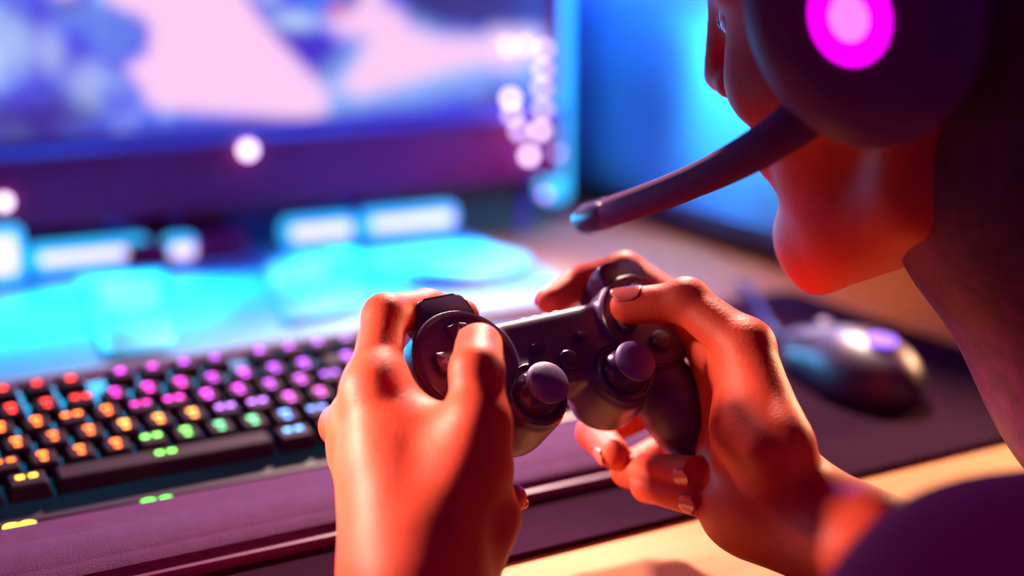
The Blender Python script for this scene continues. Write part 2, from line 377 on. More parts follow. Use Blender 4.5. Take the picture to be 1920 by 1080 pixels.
def screen_picture(px, py):
    """the game frame, in units where the screen's lower edge runs near py 235 and its right edge near px 1030"""
    n = 0.5*vnoise(px, py, 70, 1)+0.3*vnoise(px, py, 34, 2)+0.2*vnoise(px, py, 16, 3)
    out = np.zeros(px.shape+(3,)); sky, dark, mid, pale, pink = map(lin, ((75, 85, 235), (52, 35, 120), (110, 150, 250), (190, 215, 252), (255, 205, 243)))
    def mix(c, a): out[:] = out*(1-a[..., None]) + c*a[..., None]
    mix(sky, np.ones(px.shape)); mix(mid, np.clip((n-0.42)*4, 0, 1)*0.9); mix(pale, np.clip((n-0.60)*6, 0, 1)*0.8)
    mix(lin((45, 40, 215)), np.clip((0.40-n)*5, 0, 1)*0.8)
    def blob(c, x, y, rx, ry, a=1.0): mix(c, a*np.exp(-(((px-x)/rx)**2+((py-y)/ry)**2)**1.5))
    blob(dark, 40, 235, 120, 40, .8); blob(dark, 130, 205, 60, 40, .5); blob(pale, 30, 110, 40, 50, .7); blob(pale, 90, 120, 25, 40, .6); blob(pale, 150, 170, 40, 40, .6); blob(lin((55, 70, 235)), 200, 200, 40, 35, .8)
    blob(pink, 118, 15, 26, 26); blob(lin((80, 110, 190)), 120, 55, 25, 14, .8); blob(lin((90, 130, 230)), 200, 90, 50, 40, .8)
    mix(lin((60, 50, 120)), soft(poly_d(px, py, [(720, -400), (1400, -400), (1400, 62), (900, 64), (800, 58), (740, 40)]), 40))
    blob(lin((60, 60, 120)), 640, 10, 30, 25, .8); blob(lin((70, 120, 245)), 560, 20, 50, 30, .9)
    mix(lin((70, 45, 200)), soft(poly_d(px, py, [(455, 40), (500, 60), (640, 115), (625, 150), (590, 185), (520, 125), (470, 85)]), 30))
    blob(pale, 520, 60, 50, 18, .9); blob(pale, 470, 20, 25, 15, .8)
    mix(lin((150, 190, 250)), soft(poly_d(px, py, [(560, 160), (640, 90), (690, 60), (900, 85), (1010, 70), (1030, 160), (940, 150), (800, 180), (640, 210), (560, 215)]), 60))
    mix(pink, soft(poly_d(px, py, [(575, 60), (640, 30), (665, -60), (690, -60), (690, 22), (730, 40), (740, 60), (800, 78), (900, 78), (925, 62), (1028, 62), (1030, 110), (990, 118), (960, 130), (880, 125), (800, 145), (720, 165), (640, 185), (600, 170), (640, 120), (655, 85), (600, 82)]), 30))
    blob(lin((255, 110, 60)), 600, 38, 22, 8, .9)
    mix(pink, soft(poly_d(px, py, [(160, -300), (390, -300), (415, 5), (462, 70), (520, 125), (575, 175), (574, 212), (540, 226), (330, 214), (245, 205), (240, 180), (210, 145), (250, 120), (258, 80), (240, 60), (195, 45), (178, 0)]), 22))
    blob(lin((70, 90, 240)), 300, 238, 160, 14, .9); blob(lin((60, 60, 235)), 760, 222, 160, 12, .7); blob(dark, 930, 205, 60, 35, .8)
    return out
nx, nz = 240, 130
gx = np.linspace(MXL+0.011, MXR-0.011, nx); gz = np.linspace(SZ0-0.004, MZT-0.011, nz)
GX, GZ = np.meshgrid(gx, gz, indexing='ij')
V = np.stack([GX.ravel(), np.full(GX.size, -0.0035), GZ.ravel()], 1)
ii = (np.arange(nx-1)[:, None]*nz+np.arange(nz-1)[None, :]).ravel()
scr = npmesh('screen', V, np.stack([ii, ii+nz, ii+nz+1, ii+1], 1), M['screen'], mon)
px = (GX+0.345-0.193)/0.000489; py = 250 - 0.0645*px - (GZ+RZ-0.883)*1913   # picture units
rgb = screen_picture(px, py).reshape(-1, 3)
ca = scr.data.color_attributes.new('picture', 'FLOAT_COLOR', 'POINT')
ca.data.foreach_set('color', np.concatenate([rgb, np.ones((len(rgb), 1))], 1).astype(np.float32).ravel())
# stand
bm = bmesh.new(); box(bm, (-0.02, 0.045, 0.075), (0.062, 0.022, 0.15), 0.006); obj('neck', bm, M['chassis'], mon)
bm = bmesh.new(); prism(bm, rounded([(-0.065, -0.045), (0.04, -0.045), (0.04, 0.06), (-0.065, 0.06)], 0.02), 0.0, 0.018, 0.004); obj('stand_hub', bm, M['chassis'], mon)
def foot(pts):  # foot plate colour holds the cyan of the light bars
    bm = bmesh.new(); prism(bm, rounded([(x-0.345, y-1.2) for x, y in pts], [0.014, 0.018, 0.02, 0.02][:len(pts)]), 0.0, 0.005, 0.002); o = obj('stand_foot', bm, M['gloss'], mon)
    o['label'] = 'cyan lit stand foot'; return o
def reflection(parent, pts):  # pink patch in place of the screen mirrored in the foot
    bm = bmesh.new(); prism(bm, rounded([(x-0.345, y-1.2) for x, y in pts], 0.010), 0.0046, 0.0060, 0.0005); o = obj('screen_reflection', bm, M['pale_lit'], parent); o['label'] = 'pink screen reflection painted on the foot'
reflection(foot([(0.199, 0.908), (0.246, 0.908), (0.302, 1.14), (0.233, 1.15)]), [(0.228, 1.010), (0.263, 1.010), (0.287, 1.105), (0.238, 1.110)])
reflection(foot([(0.330, 0.925), (0.400, 0.945), (0.47, 1.13), (0.392, 1.155)]), [(0.352, 1.015), (0.400, 1.035), (0.428, 1.085), (0.375, 1.095)])
def emitter(name, parent, c, r, col, m=None, sc=(1, 1, 1)):
    bm = bmesh.new(); bmesh.ops.create_uvsphere(bm, u_segments=14, v_segments=8, radius=r)
    for v in bm.verts: v.co = Vector((v.co.x*sc[0], v.co.y*sc[1], v.co.z*sc[2]))
    o = obj(name, bm, m or M['bulb'], parent, c, smooth=80); o.color = (*col, 1); return o
def mon_pt(px_, py_, Y=1.176): 
    d = FW + RT*(px_-960)/FPX + UP*(540-py_)/FPX; p = CAM + d*(Y/d[1]); return tuple(p-np.array([0.345, 1.2, RZ]))
emitter('power_light', mon, mon_pt(465, 281, 1.180), 0.0064, (.42, .31, .41))
emitter('corner_light', mon, mon_pt(8, 379, 1.182), 0.0054, (.40, .30, .42))
# blue lit leads hanging from the monitor's lower edge
def lead(name, label, a, b, sag, r=0.0045, m='wire', group='short blue leads under the monitor'):
    bm = bmesh.new(); tube(bm, bez(a, (a[0], a[1], a[2]-sag), (b[0], b[1], b[2]+sag), b, 10), r, 8); tag(obj(name, bm, M[m]), label, 'cable', group)
lead('cable', 'short slanting blue lead left of the monitor neck', (0.268, 1.222, 0.807), (0.305, 1.195, 0.783), 0.004)
lead('cable', 'short upright blue lead beside the monitor neck', (0.335, 1.22, 0.812), (0.332, 1.20, 0.783), 0.006)
lead('cable', 'blue lead dropping between the two right light bars', (0.503, 1.22, 0.812), (0.494, 1.185, 0.783), 0.006)
lead('cable', 'blue lead near the monitor\'s lower right corner', (0.70, 1.22, 0.815), (0.668, 1.19, 0.752), 0.008)

# ------------------------------------------------------------------ light bars on the back of the shelf
def bar(x0, x1, y0, y1, h, dz, label, energy):
    cx, cy = (x0+x1)/2, (y0+y1)/2; a = math.atan2(y1-y0, x1-x0); L = math.hypot(x1-x0, y1-y0)
    t = thing('light_bar', label, 'light', (cx, cy, RZ), a, 'glowing light bars under the monitor')
    bm = bmesh.new(); box(bm, (0, 0.004, dz/2), (L, 0.022, dz), min(0.009, dz*0.4), 4); obj('housing', bm, M['led_cyan'], t)
    bm = bmesh.new(); box(bm, (0, -0.0075, dz/2), (L-min(0.016, L*0.3), 0.006, h), min(0.0028, h*0.4), 3); obj('diffuser', bm, M['led_white'], t)
    d = bpy.data.lights.new('bar_lamp', 'AREA'); d.shape = 'RECTANGLE'; d.size = L; d.size_y = 0.03; d.spread = R(115); d.energy = energy*1.15; d.color = (0.010, 0.50, 1.0)
    o = bpy.data.objects.new('bar_lamp', d); COL.objects.link(o); o.parent = t; o.location = (0, -0.055, 0.062); o.rotation_euler = (R(-52), 0, 0)
    return t
bar(0.10, 0.198, 1.165, 1.165, 0.030, 0.046, 'tall cyan light block at the left edge beyond the keyboard', 0.31)
bar(0.204, 0.303, 1.186, 1.180, 0.009, 0.023, 'long cyan light bar left of the monitor neck', 0.43)
bar(0.308, 0.338, 1.160, 1.160, 0.011, 0.024, 'smallest cyan light capsule right beside the monitor neck', 0.14)
bar(0.420, 0.490, 1.180, 1.176, 0.011, 0.024, 'short cyan light bar just right of the monitor neck', 0.37)
bar(0.497, 0.592, 1.180, 1.174, 0.010, 0.024, 'cyan light bar furthest right under the monitor', 0.43)

# round charging pad and its lead on the shelf
cp = thing('charging_pad', 'flat round pad lying on the cyan lit shelf behind the controller', 'charging pad', (0.528, 1.02, RZ))
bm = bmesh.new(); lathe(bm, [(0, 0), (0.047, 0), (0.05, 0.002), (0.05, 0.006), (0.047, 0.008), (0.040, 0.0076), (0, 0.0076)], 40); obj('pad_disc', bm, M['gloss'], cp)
bm = bmesh.new(); lathe(bm, [(0.047, 0.0005), (0.0512, 0.0005), (0.0512, 0.0052), (0.047, 0.0052)], 40); obj('rim', bm, M['wire'], cp)
bm = bmesh.new(); tube(bm, bez((0.425, 1.12, RZ+0.0035), (0.44, 0.98, RZ+0.0035), (0.49, 0.945, RZ+0.0035), (0.52, 0.97, RZ+0.0035), 20), 0.003, 8)
tag(obj('cable', bm, M['wire']), 'thin blue lead curving over the cyan lit shelf to the round pad', 'cable')

# ------------------------------------------------------------------ light tube, computer tower
lt = thing('light_tube', 'upright cyan light tube standing beside the monitor\'s right edge', 'light', (0.757, 1.275, DZ))
bm = bmesh.new(); lathe(bm, [(0, 0), (0.018, 0), (0.018, 0.010), (0.008, 0.014), (0, 0.014)], 24); obj('base', bm, M['black'], lt)
bm = bmesh.new(); lathe(bm, [(0, 0.014), (0.011, 0.014), (0.0165, 0.020), (0.0165, 0.49), (0.012, 0.497), (0, 0.498)], 24); obj('tube', bm, M['tube'], lt)

tw = thing('computer_tower', 'black computer tower with a blue lit glass side beside the monitor', 'computer', (0.90, 1.155, DZ))
TX, TY, TH = 0.100, 0.225, 0.46
for nm, c, s in (('floor_plate', (0, 0, 0.022), (0.2, 0.45, 0.012)), ('top_plate', (0, 0, TH), (0.2, 0.45, 0.012)), ('front_panel', (0, -TY+0.008, TH/2+0.011), (0.2, 0.016, TH-0.034)),
                 ('rear_panel', (0, TY-0.004, TH/2+0.011), (0.2, 0.008, TH-0.034)), ('right_panel', (TX-0.004, 0, TH/2+0.011), (0.008, 0.425, TH-0.034))):
    bm = bmesh.new(); box(bm, c, s, 0.002); obj(nm, bm, M['tower'], tw)
for sx in (-0.07, 0.07):
    for sy in (-0.19, 0.19):
        bm = bmesh.new(); lathe(bm, [(0, 0), (0.012, 0), (0.014, 0.0165), (0, 0.0165)], 16, T((sx, sy, 0))); obj('foot', bm, M['black'], tw)
bm = bmesh.new(); box(bm, (TX-0.016, 0.0, TH/2+0.01), (0.006, 0.40, TH-0.04)); obj('motherboard_tray', bm, M['tray'], tw)
bm = bmesh.new(); box(bm, (-0.01, 0.06, 0.20), (0.15, 0.27, 0.045), 0.006); obj('graphics_card', bm, M['tower'], tw)
bm = bmesh.new(); box(bm, (0.0, 0.0, 0.06), (0.16, 0.41, 0.06), 0.004); obj('power_shroud', bm, M['tower'], tw)
bm = bmesh.new(); box(bm, (0.03, 0.09, 0.33), (0.09, 0.11, 0.12), 0.006); obj('cooler', bm, M['tray'], tw)
for k in range(3):
    fc = (-0.02, -TY+0.038, 0.115+0.125*k); 
    bm = bmesh.new(); lathe(bm, [(0.050, -0.012), (0.058, -0.012), (0.058, 0.012), (0.050, 0.012), (0.050, -0.012)], 40, T(fc, rx=R(90))); fo = obj('fan_ring', bm, M['fanring'], tw)
    bm = bmesh.new()
    lathe(bm, [(0, -0.008), (0.018, -0.008), (0.018, 0.008), (0, 0.008)], 20, T(fc, rx=R(90)))
    for j in range(7):
        box(bm, (0, 0, 0), (0.030, 0.020, 0.0016), 0, M=T(fc, rx=R(90)) @ Matrix.Rotation(j*2*math.pi/7, 4, 'Z') @ T((0.033, 0, 0), rx=R(28)))
    obj('fan_blades', bm, M['black'], fo)
for zz in (0.030, TH-0.012):
    bm = bmesh.new(); box(bm, (-TX+0.003, 0, zz), (0.006, 0.444, 0.014), 0.002); obj('side_rail', bm, M['tower'], tw)
bm = bmesh.new(); box(bm, (-TX-0.002, 0, TH/2+0.008), (0.004, 0.44, TH-0.03), 0.001); obj('glass_panel', bm, M['glass'], tw)
for (loc, e, c, sz) in (((-0.03, 0.02, 0.445), 48, (0.02, 0.14, 1.0), 0.16), ((-0.06, -0.10, 0.25), 22, (0.02, 0.50, 1.0), 0.05)):
    d = bpy.data.lights.new('tower_lamp', 'AREA'); d.energy = e; d.color = c; d.size = sz
    o = bpy.data.objects.new('tower_lamp', d); COL.objects.link(o); o.parent = tw; o.location = loc; o.rotation_euler = (0, R(-35), 0)
# ------------------------------------------------------------------ string of small lights over the monitor corner
sl = thing('string_lights', 'string of white bead lights looped over the monitor\'s lower right corner', 'string lights', at(985, 200, 1.26))
org = np.array(at(985, 200, 1.26))
pts = []
for x, y in ((952, 86), (985, 84), (1020, 92), (1018, 130), (1016, 165), (1018, 205), (1014, 246), (992, 292), (974, 245), (960, 215), (957, 185)):
    d = FW + RT*(x-960)/FPX + UP*(540-y)/FPX; pts.append(CAM + d*(1.168/d[1]) - org)
tail = []
for x, y in ((1014, 246), (1045, 288), (1022, 365)):
    d = FW + RT*(x-960)/FPX + UP*(540-y)/FPX; tail.append(CAM + d*(1.150/d[1]) - org)
bm = bmesh.new(); tube(bm, [tuple(p) for p in pts], 0.0012, 6); tube(bm, [tuple(p) for p in tail], 0.0010, 6)
top = RZ + MZT + 0.002 - org[2]
tube(bm, [tuple(pts[2]), (pts[2][0]+0.004, pts[2][1]+0.004, pts[2][2]+0.12), (pts[2][0], 1.180-org[1], top), (pts[2][0], 1.225-org[1], top)], 0.0010, 6); obj('wire', bm, M['cable'], sl)
for k, p in enumerate(pts): emitter('bulb', sl, tuple(p), 0.0050, (.30, .22, .29) if k in (0, 1, 2) else (.55, .39, .54) if k in (6, 7, 10) else (.28, .20, .36))
o = emitter('bulb', sl, tuple(tail[1]), 0.0036, (.16, .11, .20)); o['label'] = 'dim grey violet bulb'
o = emitter('bulb', sl, tuple(tail[2]), 0.0034, (.26, .08, .45)); o['label'] = 'violet bulb'

# ------------------------------------------------------------------ keyboard
KX0, KP = 0.052, 0.0190                     # left edge of the key field, key pitch
kb = thing('keyboard', 'black keyboard with rainbow lit keys on the mat', 'keyboard', (0.268, 0.758, MZ))
def kz(y): return 0.018 + (y-0.705)*0.16    # key plane above MZ: tilted up to the back
kbx0, kbx1, kby0, kby1 = 0.040, 0.492, 0.684, 0.838
bm = bmesh.new()
prof = [(kby0, 0.0), (kby1, 0.0), (kby1, 0.026), (kby1-0.010, 0.029), (kby0+0.014, 0.010), (kby0, 0.008)]
va = [bm.verts.new((kbx0-0.268, y-0.758, z)) for y, z in prof]; vb = [bm.verts.new((kbx1-0.268, y-0.758, z)) for y, z in prof]
bm.faces.new(va); bm.faces.new(vb[::-1])
for i in range(len(prof)): bm.faces.new((va[i], vb[i], vb[(i+1) % len(prof)], va[(i+1) % len(prof)]))
bmesh.ops.bevel(bm, geom=bm.edges[:], offset=0.002, segments=2, affect='EDGES'); obj('case', bm, M['mouse'], kb)
rows = [  # (units from the back, [(start u, width u)])
 (0.0, [(0, 1), (2, 1), (3, 1), (4, 1), (5, 1), (6.5, 1), (7.5, 1), (8.5, 1), (9.5, 1), (11, 1), (12, 1), (13, 1), (14, 1), (15.25, 1), (16.25, 1), (17.25, 1)]),
 (1.25, [(i, 1) for i in range(13)]+[(13, 2), (15.25, 1), (16.25, 1), (17.25, 1), (18.5, 1), (19.5, 1), (20.5, 1), (21.5, 1)]),
 (2.25, [(0, 1.5)]+[(1.5+i, 1) for i in range(12)]+[(13.5, 1.5), (15.25, 1), (16.25, 1), (17.25, 1), (18.5, 1), (19.5, 1), (20.5, 1), (21.5, 1)]),
 (3.25, [(0, 1.75)]+[(1.75+i, 1) for i in range(11)]+[(12.75, 2.25), (18.5, 1), (19.5, 1), (20.5, 1)]),
 (4.25, [(0, 2.25)]+[(2.25+i, 1) for i in range(10)]+[(12.25, 2.75), (16.25, 1), (18.5, 1), (19.5, 1), (20.5, 1), (21.5, 1)]),
 (5.25, [(0, 1.25), (1.25, 1.25), (2.5, 1.25), (3.75, 6.25), (10, 1.25), (11.25, 1.25), (12.5, 1.25), (13.75, 1.25), (15.25, 1), (16.25, 1), (17.25, 1), (18.5, 2), (20.5, 1)]),
]
keymesh = {}
def cap_mesh(w):
    if w not in keymesh:
        bm = bmesh.new(); box(bm, (0, 0, 0.0045), (w*KP-0.0016, KP-0.0016, 0.009), 0.0010, 1, taper=((w*KP-0.0058)/(w*KP-0.0016), 0.76))
        bmesh.ops.recalc_face_normals(bm, faces=bm.faces[:])
        me = bpy.data.meshes.new('keycap'); bm.to_mesh(me); bm.free(); me.materials.append(M['keycap']); keymesh[w] = me
    return keymesh[w]
legs = []
for v in range(3):
    bm = bmesh.new()
    if v == 0:   # a stroke pair at the back of the cap
        box(bm, (0, 0.0030, 0.00915), (0.0046, 0.0030, 0.0003)); box(bm, (0, -0.0030, 0.00915), (0.0030, 0.0022, 0.0003))
    elif v == 1: box(bm, (0, 0.0022, 0.00915), (0.0044, 0.0036, 0.0003))
    else: box(bm, (-0.0032, 0.0018, 0.00915), (0.0038, 0.0028, 0.0003)); box(bm, (0.0032, 0.0018, 0.00915), (0.0038, 0.0028, 0.0003))
    me = bpy.data.meshes.new('legend'); bm.to_mesh(me); bm.free(); me.materials.append(M['legend']); legs.append(me)
def hue(u, r):
    """the rainbow wave of the key lights, along the rows and towards the front"""
    t = u + 0.0*r
    if u < 6.2:
        a = (1.0, 0.03, 0.01); b = (1.0, 0.16, 0.01); c = (0.9, 0.42, 0.02)
        return a if r < 1.6 else (b if r < 4.4 else c)
    if u < 8.6:
        return [(0.75, 0.03, 0.75), (0.95, 0.02, 0.55), (0.9, 0.02, 0.5), (0.9, 0.3, 0.04), (0.15, 0.75, 0.08), (0.12, 0.75, 0.05)][min(5, int(r+0.3))]
    if u < 10.6:
        return [(0.50, 0.03, 0.85), (0.6, 0.03, 0.8), (0.75, 0.03, 0.75), (0.35, 0.1, 0.7), (0.1, 0.6, 0.25), (0.06, 0.55, 0.5)][min(5, int(r+0.3))]
    if u < 13:
        return [(0.50, 0.04, 0.9), (0.45, 0.04, 0.9), (0.55, 0.05, 0.8), (0.7, 0.04, 0.6), (0.06, 0.25, 0.9), (0.05, 0.3, 0.85)][min(5, int(r+0.3))]
    if u < 15.5: return (0.38, 0.05, 0.9) if r < 2.5 else (0.12, 0.10, 0.95)
    return (0.30, 0.06, 0.95)
tilt = math.atan(0.16)
for r, ks in rows:
    y = 0.808 - 0.0192*r
    for u, w in ks:
        x = KX0 + (u+w/2)*KP
        k = link('key', cap_mesh(w), None, kb, (x-0.268, y-0.758, kz(y)-0.004)); k.rotation_euler = (tilt, 0, 0)
        bright = (0.75 + 0.5*random.random())*(0.55 if u > 13.5 else 1.0)
        v = 1 if r == 0 else (0 if random.random() < 0.7 else 2)
        lg = link('legend', legs[v], None, k); c = hue(u+w/2, r); lg.color = (*[q*bright for q in c], 1)
fl = bmesh.new(); lathe(fl, [(0, 0), (0.0042, 0), (0.0042, 0.0012), (0, 0.0014)], 16); flm = bpy.data.meshes.new('front_light'); fl.to_mesh(flm); fl.free(); flm.materials.append(M['legend'])
for px_, py_, c in ((22, 989, (.7, .55, .02)), (52, 984, (.7, .55, .02)), (280, 942, (.06, .8, .04)), (313, 937, (.06, .8, .04)), (520, 901, (.6, .15, 1.0)), (548, 897, (.6, .18, 1.0)), (578, 890, (.7, .22, 1.0)), (606, 886, (.7, .25, 1.0))):
    d = FW + RT*(px_-960)/FPX + UP*(540-py_)/FPX; p = CAM + d*((MZ+0.0105-CAM[2])/d[2])
    o = link('front_light', flm, None, kb, (p[0]-0.268, p[1]-0.758, 0.0098)); o.color = (*c, 1)

wr = thing('wrist_rest', 'soft purple wrist rest along the keyboard\'s front edge', 'wrist rest', (0.245, 0.643, MZ))
bm = bmesh.new()
prof = [(-0.040, 0.0), (0.0375, 0.0), (0.0375, 0.009), (0.030, 0.0125), (0.0, 0.016), (-0.028, 0.0145), (-0.038, 0.009)]
va = [bm.verts.new((-0.205, y, z)) for y, z in prof]; vb = [bm.verts.new((0.222, y, z)) for y, z in prof]
bm.faces.new(va); bm.faces.new(vb[::-1])
for i in range(len(prof)): bm.faces.new((va[i], vb[i], vb[(i+1) % len(prof)], va[(i+1) % len(prof)]))
bmesh.ops.bevel(bm, geom=bm.edges[:], offset=0.003, segments=3, affect='EDGES'); obj('cushion', bm, M['rest'], wr)
bm = bmesh.new(); box(bm, (0.0085, -0.0385, 0.0035), (0.424, 0.006, 0.006), 0.001); obj('base_strip', bm, M['black'], wr)

# ------------------------------------------------------------------ mouse
ms = thing('mouse', 'black gaming mouse with purple glow on the mat at right', 'mouse', (0.628, 0.672, MZ), R(-8))
f = Field((-0.045, -0.075, 0.0), (0.045, 0.075, 0.05), 0.0015)
f.ell((0, -0.012, 0.010), (0.033, 0.050, 0.030), 0.006); f.ell((0, 0.026, 0.009), (0.030, 0.036, 0.021), 0.012)
f.d = np.maximum(f.d, (0.001-(f.lo[2]+f.h*np.arange(f.n[2])))[None, None, :]).astype(np.float32)
V, F = f.mesh(); npmesh('shell', relax(V, F, 2), F, M['mouse'], ms)
bm = bmesh.new(); lathe(bm, [(0, -0.004), (0.0105, -0.004), (0.0115, -0.002), (0.0115, 0.002), (0.0105, 0.004), (0, 0.004)], 24, T((0, 0.034, 0.024), ry=R(90))); obj('scroll_wheel', bm, M['rubber'], ms)
bm = bmesh.new(); lathe(bm, [(0, 0), (0.010, 0), (0.010, 0.0015), (0, 0.002)], 24, T((0, -0.030, 0.0378), rx=R(8))); o = obj('glowing_badge', bm, M['legend'], ms); o.color = (.10, .04, .35, 1)
for s in (-1, 1):
    bm = bmesh.new(); box(bm, (s*0.0125, 0.040, 0.0255), (0.018, 0.044, 0.003), 0.0013, 2, M=T((0, 0, 0), rx=R(-16), ry=R(s*14))); obj('button', bm, M['mouse'], ms)
bm = bmesh.new(); tube(bm, bez((0.636, 0.731, MZ+0.006), (0.65, 0.80, MZ+0.004), (0.71, 0.86, DZ+0.006), (0.735, 0.93, DZ+0.003), 20), 0.0026, 8)
tag(obj('cable', bm, M['cable']), 'dark mouse cable running back over the mat', 'cable')

# ------------------------------------------------------------------ game controller
CR = Matrix(((0.99602, -0.07618, 0.04623), (0.08555, 0.67228, -0.73534), (0.02494, 0.73637, 0.67612)))
ct = thing('game_controller', 'black two stick game controller held in both hands', 'game controller', (0.32226, 0.53658, 0.86328))
ct.rotation_euler = CR.to_euler()
CRn = np.array(CR); CO = np.array((0.32226, 0.53658, 0.86328))
def loc(x, y, z): return CO + CRn @ (np.array((x, y, z))/1000.0)          # controller millimetres -> room
mm = 0.001
f = Field((-0.084, -0.090, -0.050), (0.084, 0.038, 0.010), 0.0011)
f.rbox((0, -0.002, -0.0125), (0.050, 0.0185, 0.0120), 0.005, 0.004)
for s in (-1, 1):
    f.limb((s*0.050, -0.004, -0.0155), (s*0.0585, -0.042, -0.017), 0.0165, 0.0160, 0.008)
    f.limb((s*0.0585, -0.042, -0.017), (s*0.0625, -0.068, -0.024), 0.0160, 0.0125, 0.008)
    f.disc((s*0.0245, -0.023), 0.0165, -0.030, 0.0000, 0.005, 0.005)
    f.limb((s*0.0245, -0.023, -0.022), (s*0.030, -0.027, -0.024), 0.0125, 0.012, 0.006)
for s in (-1, 1):
    f.disc((s*0.0505, 0.0), 0.0255, -0.022, 0.0022, 0.0022, 0.002)
    f.disc((s*0.0245, -0.023), 0.0150, -0.004, 0.0014, 0.0012, 0.0012)
V, F = f.mesh(); npmesh('shell', relax(V, F, 1, 0.5), F, M['pad'], ct)
for s in (-1, 1):
    # ring round each button cluster, recessed plate inside
    bm = bmesh.new(); lathe(bm, [(0.0212, 0.0015), (0.0228, 0.0030), (0.0240, 0.0028), (0.0246, 0.0010), (0.0212, 0.0005), (0.0212, 0.0015)], 56, T((s*0.0505, 0, 0))); obj('cluster_ring', bm, M['padgloss'], ct)
    # thumb stick
    c = (s*0.0245, -0.023, 0)
    bm = bmesh.new(); lathe(bm, [(0.0120, 0.0005), (0.0128, 0.0026), (0.0142, 0.0026), (0.0152, 0.0010), (0.0120, 0.0005)], 40, T(c)); obj('stick_ring', bm, M['padgloss'], ct)
    st = bmesh.new(); lathe(st, [(0, 0.0005), (0.0115, 0.0005), (0.0108, 0.004), (0.0080, 0.0075), (0.0056, 0.0090), (0.0056, 0.0115), (0, 0.0115)], 36, T(c)); so = obj('thumb_stick', st, M['padgloss'], ct)
    bm = bmesh.new(); lathe(bm, [(0, 0.0108), (0.0086, 0.0108), (0.0098, 0.0118), (0.0101, 0.0130), (0.0096, 0.0142), (0.0082, 0.0152), (0.0055, 0.0160), (0.0025, 0.0163), (0, 0.0164)], 40, T(c)); obj('stick_cap', bm, M['rubber'], so)
    # shoulder buttons
    nm = ('left', 'right')[s > 0]
    bm = bmesh.new(); prism(bm, rounded([(-0.0145, 0.018), (0.0145, 0.018), (0.0125, 0.0335), (-0.0125, 0.0335)], [0.002, 0.002, 0.005, 0.005]), -0.0095, 0.0006, 0.0016, 3, T((s*0.0505, 0, 0))); obj('bumper', bm, M['padgloss'], ct)
    bm = bmesh.new(); prism(bm, rounded([(-0.0135, 0.014), (0.0135, 0.014), (0.0125, 0.0325), (-0.0125, 0.0325)], [0.002, 0.002, 0.006, 0.006]), -0.0235, -0.0108, 0.003, 3, T((s*0.0505, 0, 0))); obj('trigger', bm, M['padgloss'], ct)
# direction pad: four separate wedge keys
for a in range(4):
    out = [(0.0030, 0.0), (0.0066, -0.0042), (0.0160, -0.0050), (0.0168, 0.0), (0.0160, 0.0050), (0.0066, 0.0042)]
    bm = bmesh.new(); prism(bm, rounded(out, 0.0008, 3), 0.0005, 0.0058, 0.0012, 3, T((-0.0505, 0, 0), rz=a*math.pi/2)); dk = obj('direction_key', bm, M['pad'], ct)
    bm = bmesh.new(); prism(bm, [(0.0152, 0), (0.0116, 0.0020), (0.0116, -0.0020)], 0.00575, 0.0060, 0, 1, T((-0.0505, 0, 0), rz=a*math.pi/2)); obj('arrow_mark', bm, M['grey'], dk)
for a in range(4):
    bm = bmesh.new(); lathe(bm, [(0, 0.0005), (0.0052, 0.0005), (0.0052, 0.0050), (0.0045, 0.0060), (0.0025, 0.0064), (0, 0.0065)], 28, T((0.0505+0.0130*math.cos(a*math.pi/2), 0.0130*math.sin(a*math.pi/2), 0))); obj('face_button', bm, M['padgloss'], ct)
bm = bmesh.new(); prism(bm, rounded([(-0.0034, -0.0018), (0.0034, -0.0018), (0.0034, 0.0018), (-0.0034, 0.0018)], 0.0006), -0.0006, 0.0030, 0.0008, 2, T((-0.0130, -0.0015, 0))); obj('select_button', bm, M['padgloss'], ct)
bm = bmesh.new(); prism(bm, rounded([(-0.0030, -0.0026), (0.0038, 0.0), (-0.0030, 0.0026)], 0.0006), -0.0006, 0.0030, 0.0008, 2, T((0.0130, -0.0010, 0))); obj('start_button', bm, M['padgloss'], ct)
bm = bmesh.new(); lathe(bm, [(0, -0.0006), (0.0050, -0.0006), (0.0050, 0.0010), (0.0043, 0.0016), (0, 0.0019)], 28, T((0, -0.0105, 0))); obj('home_button', bm, M['padgloss'], ct)
for k in range(4):
    bm = bmesh.new(); box(bm, (-0.009+0.006*k, 0.0162, -0.006), (0.0034, 0.0022, 0.0014), 0.0004, 1); obj('status_window', bm, M['grey'], ct)
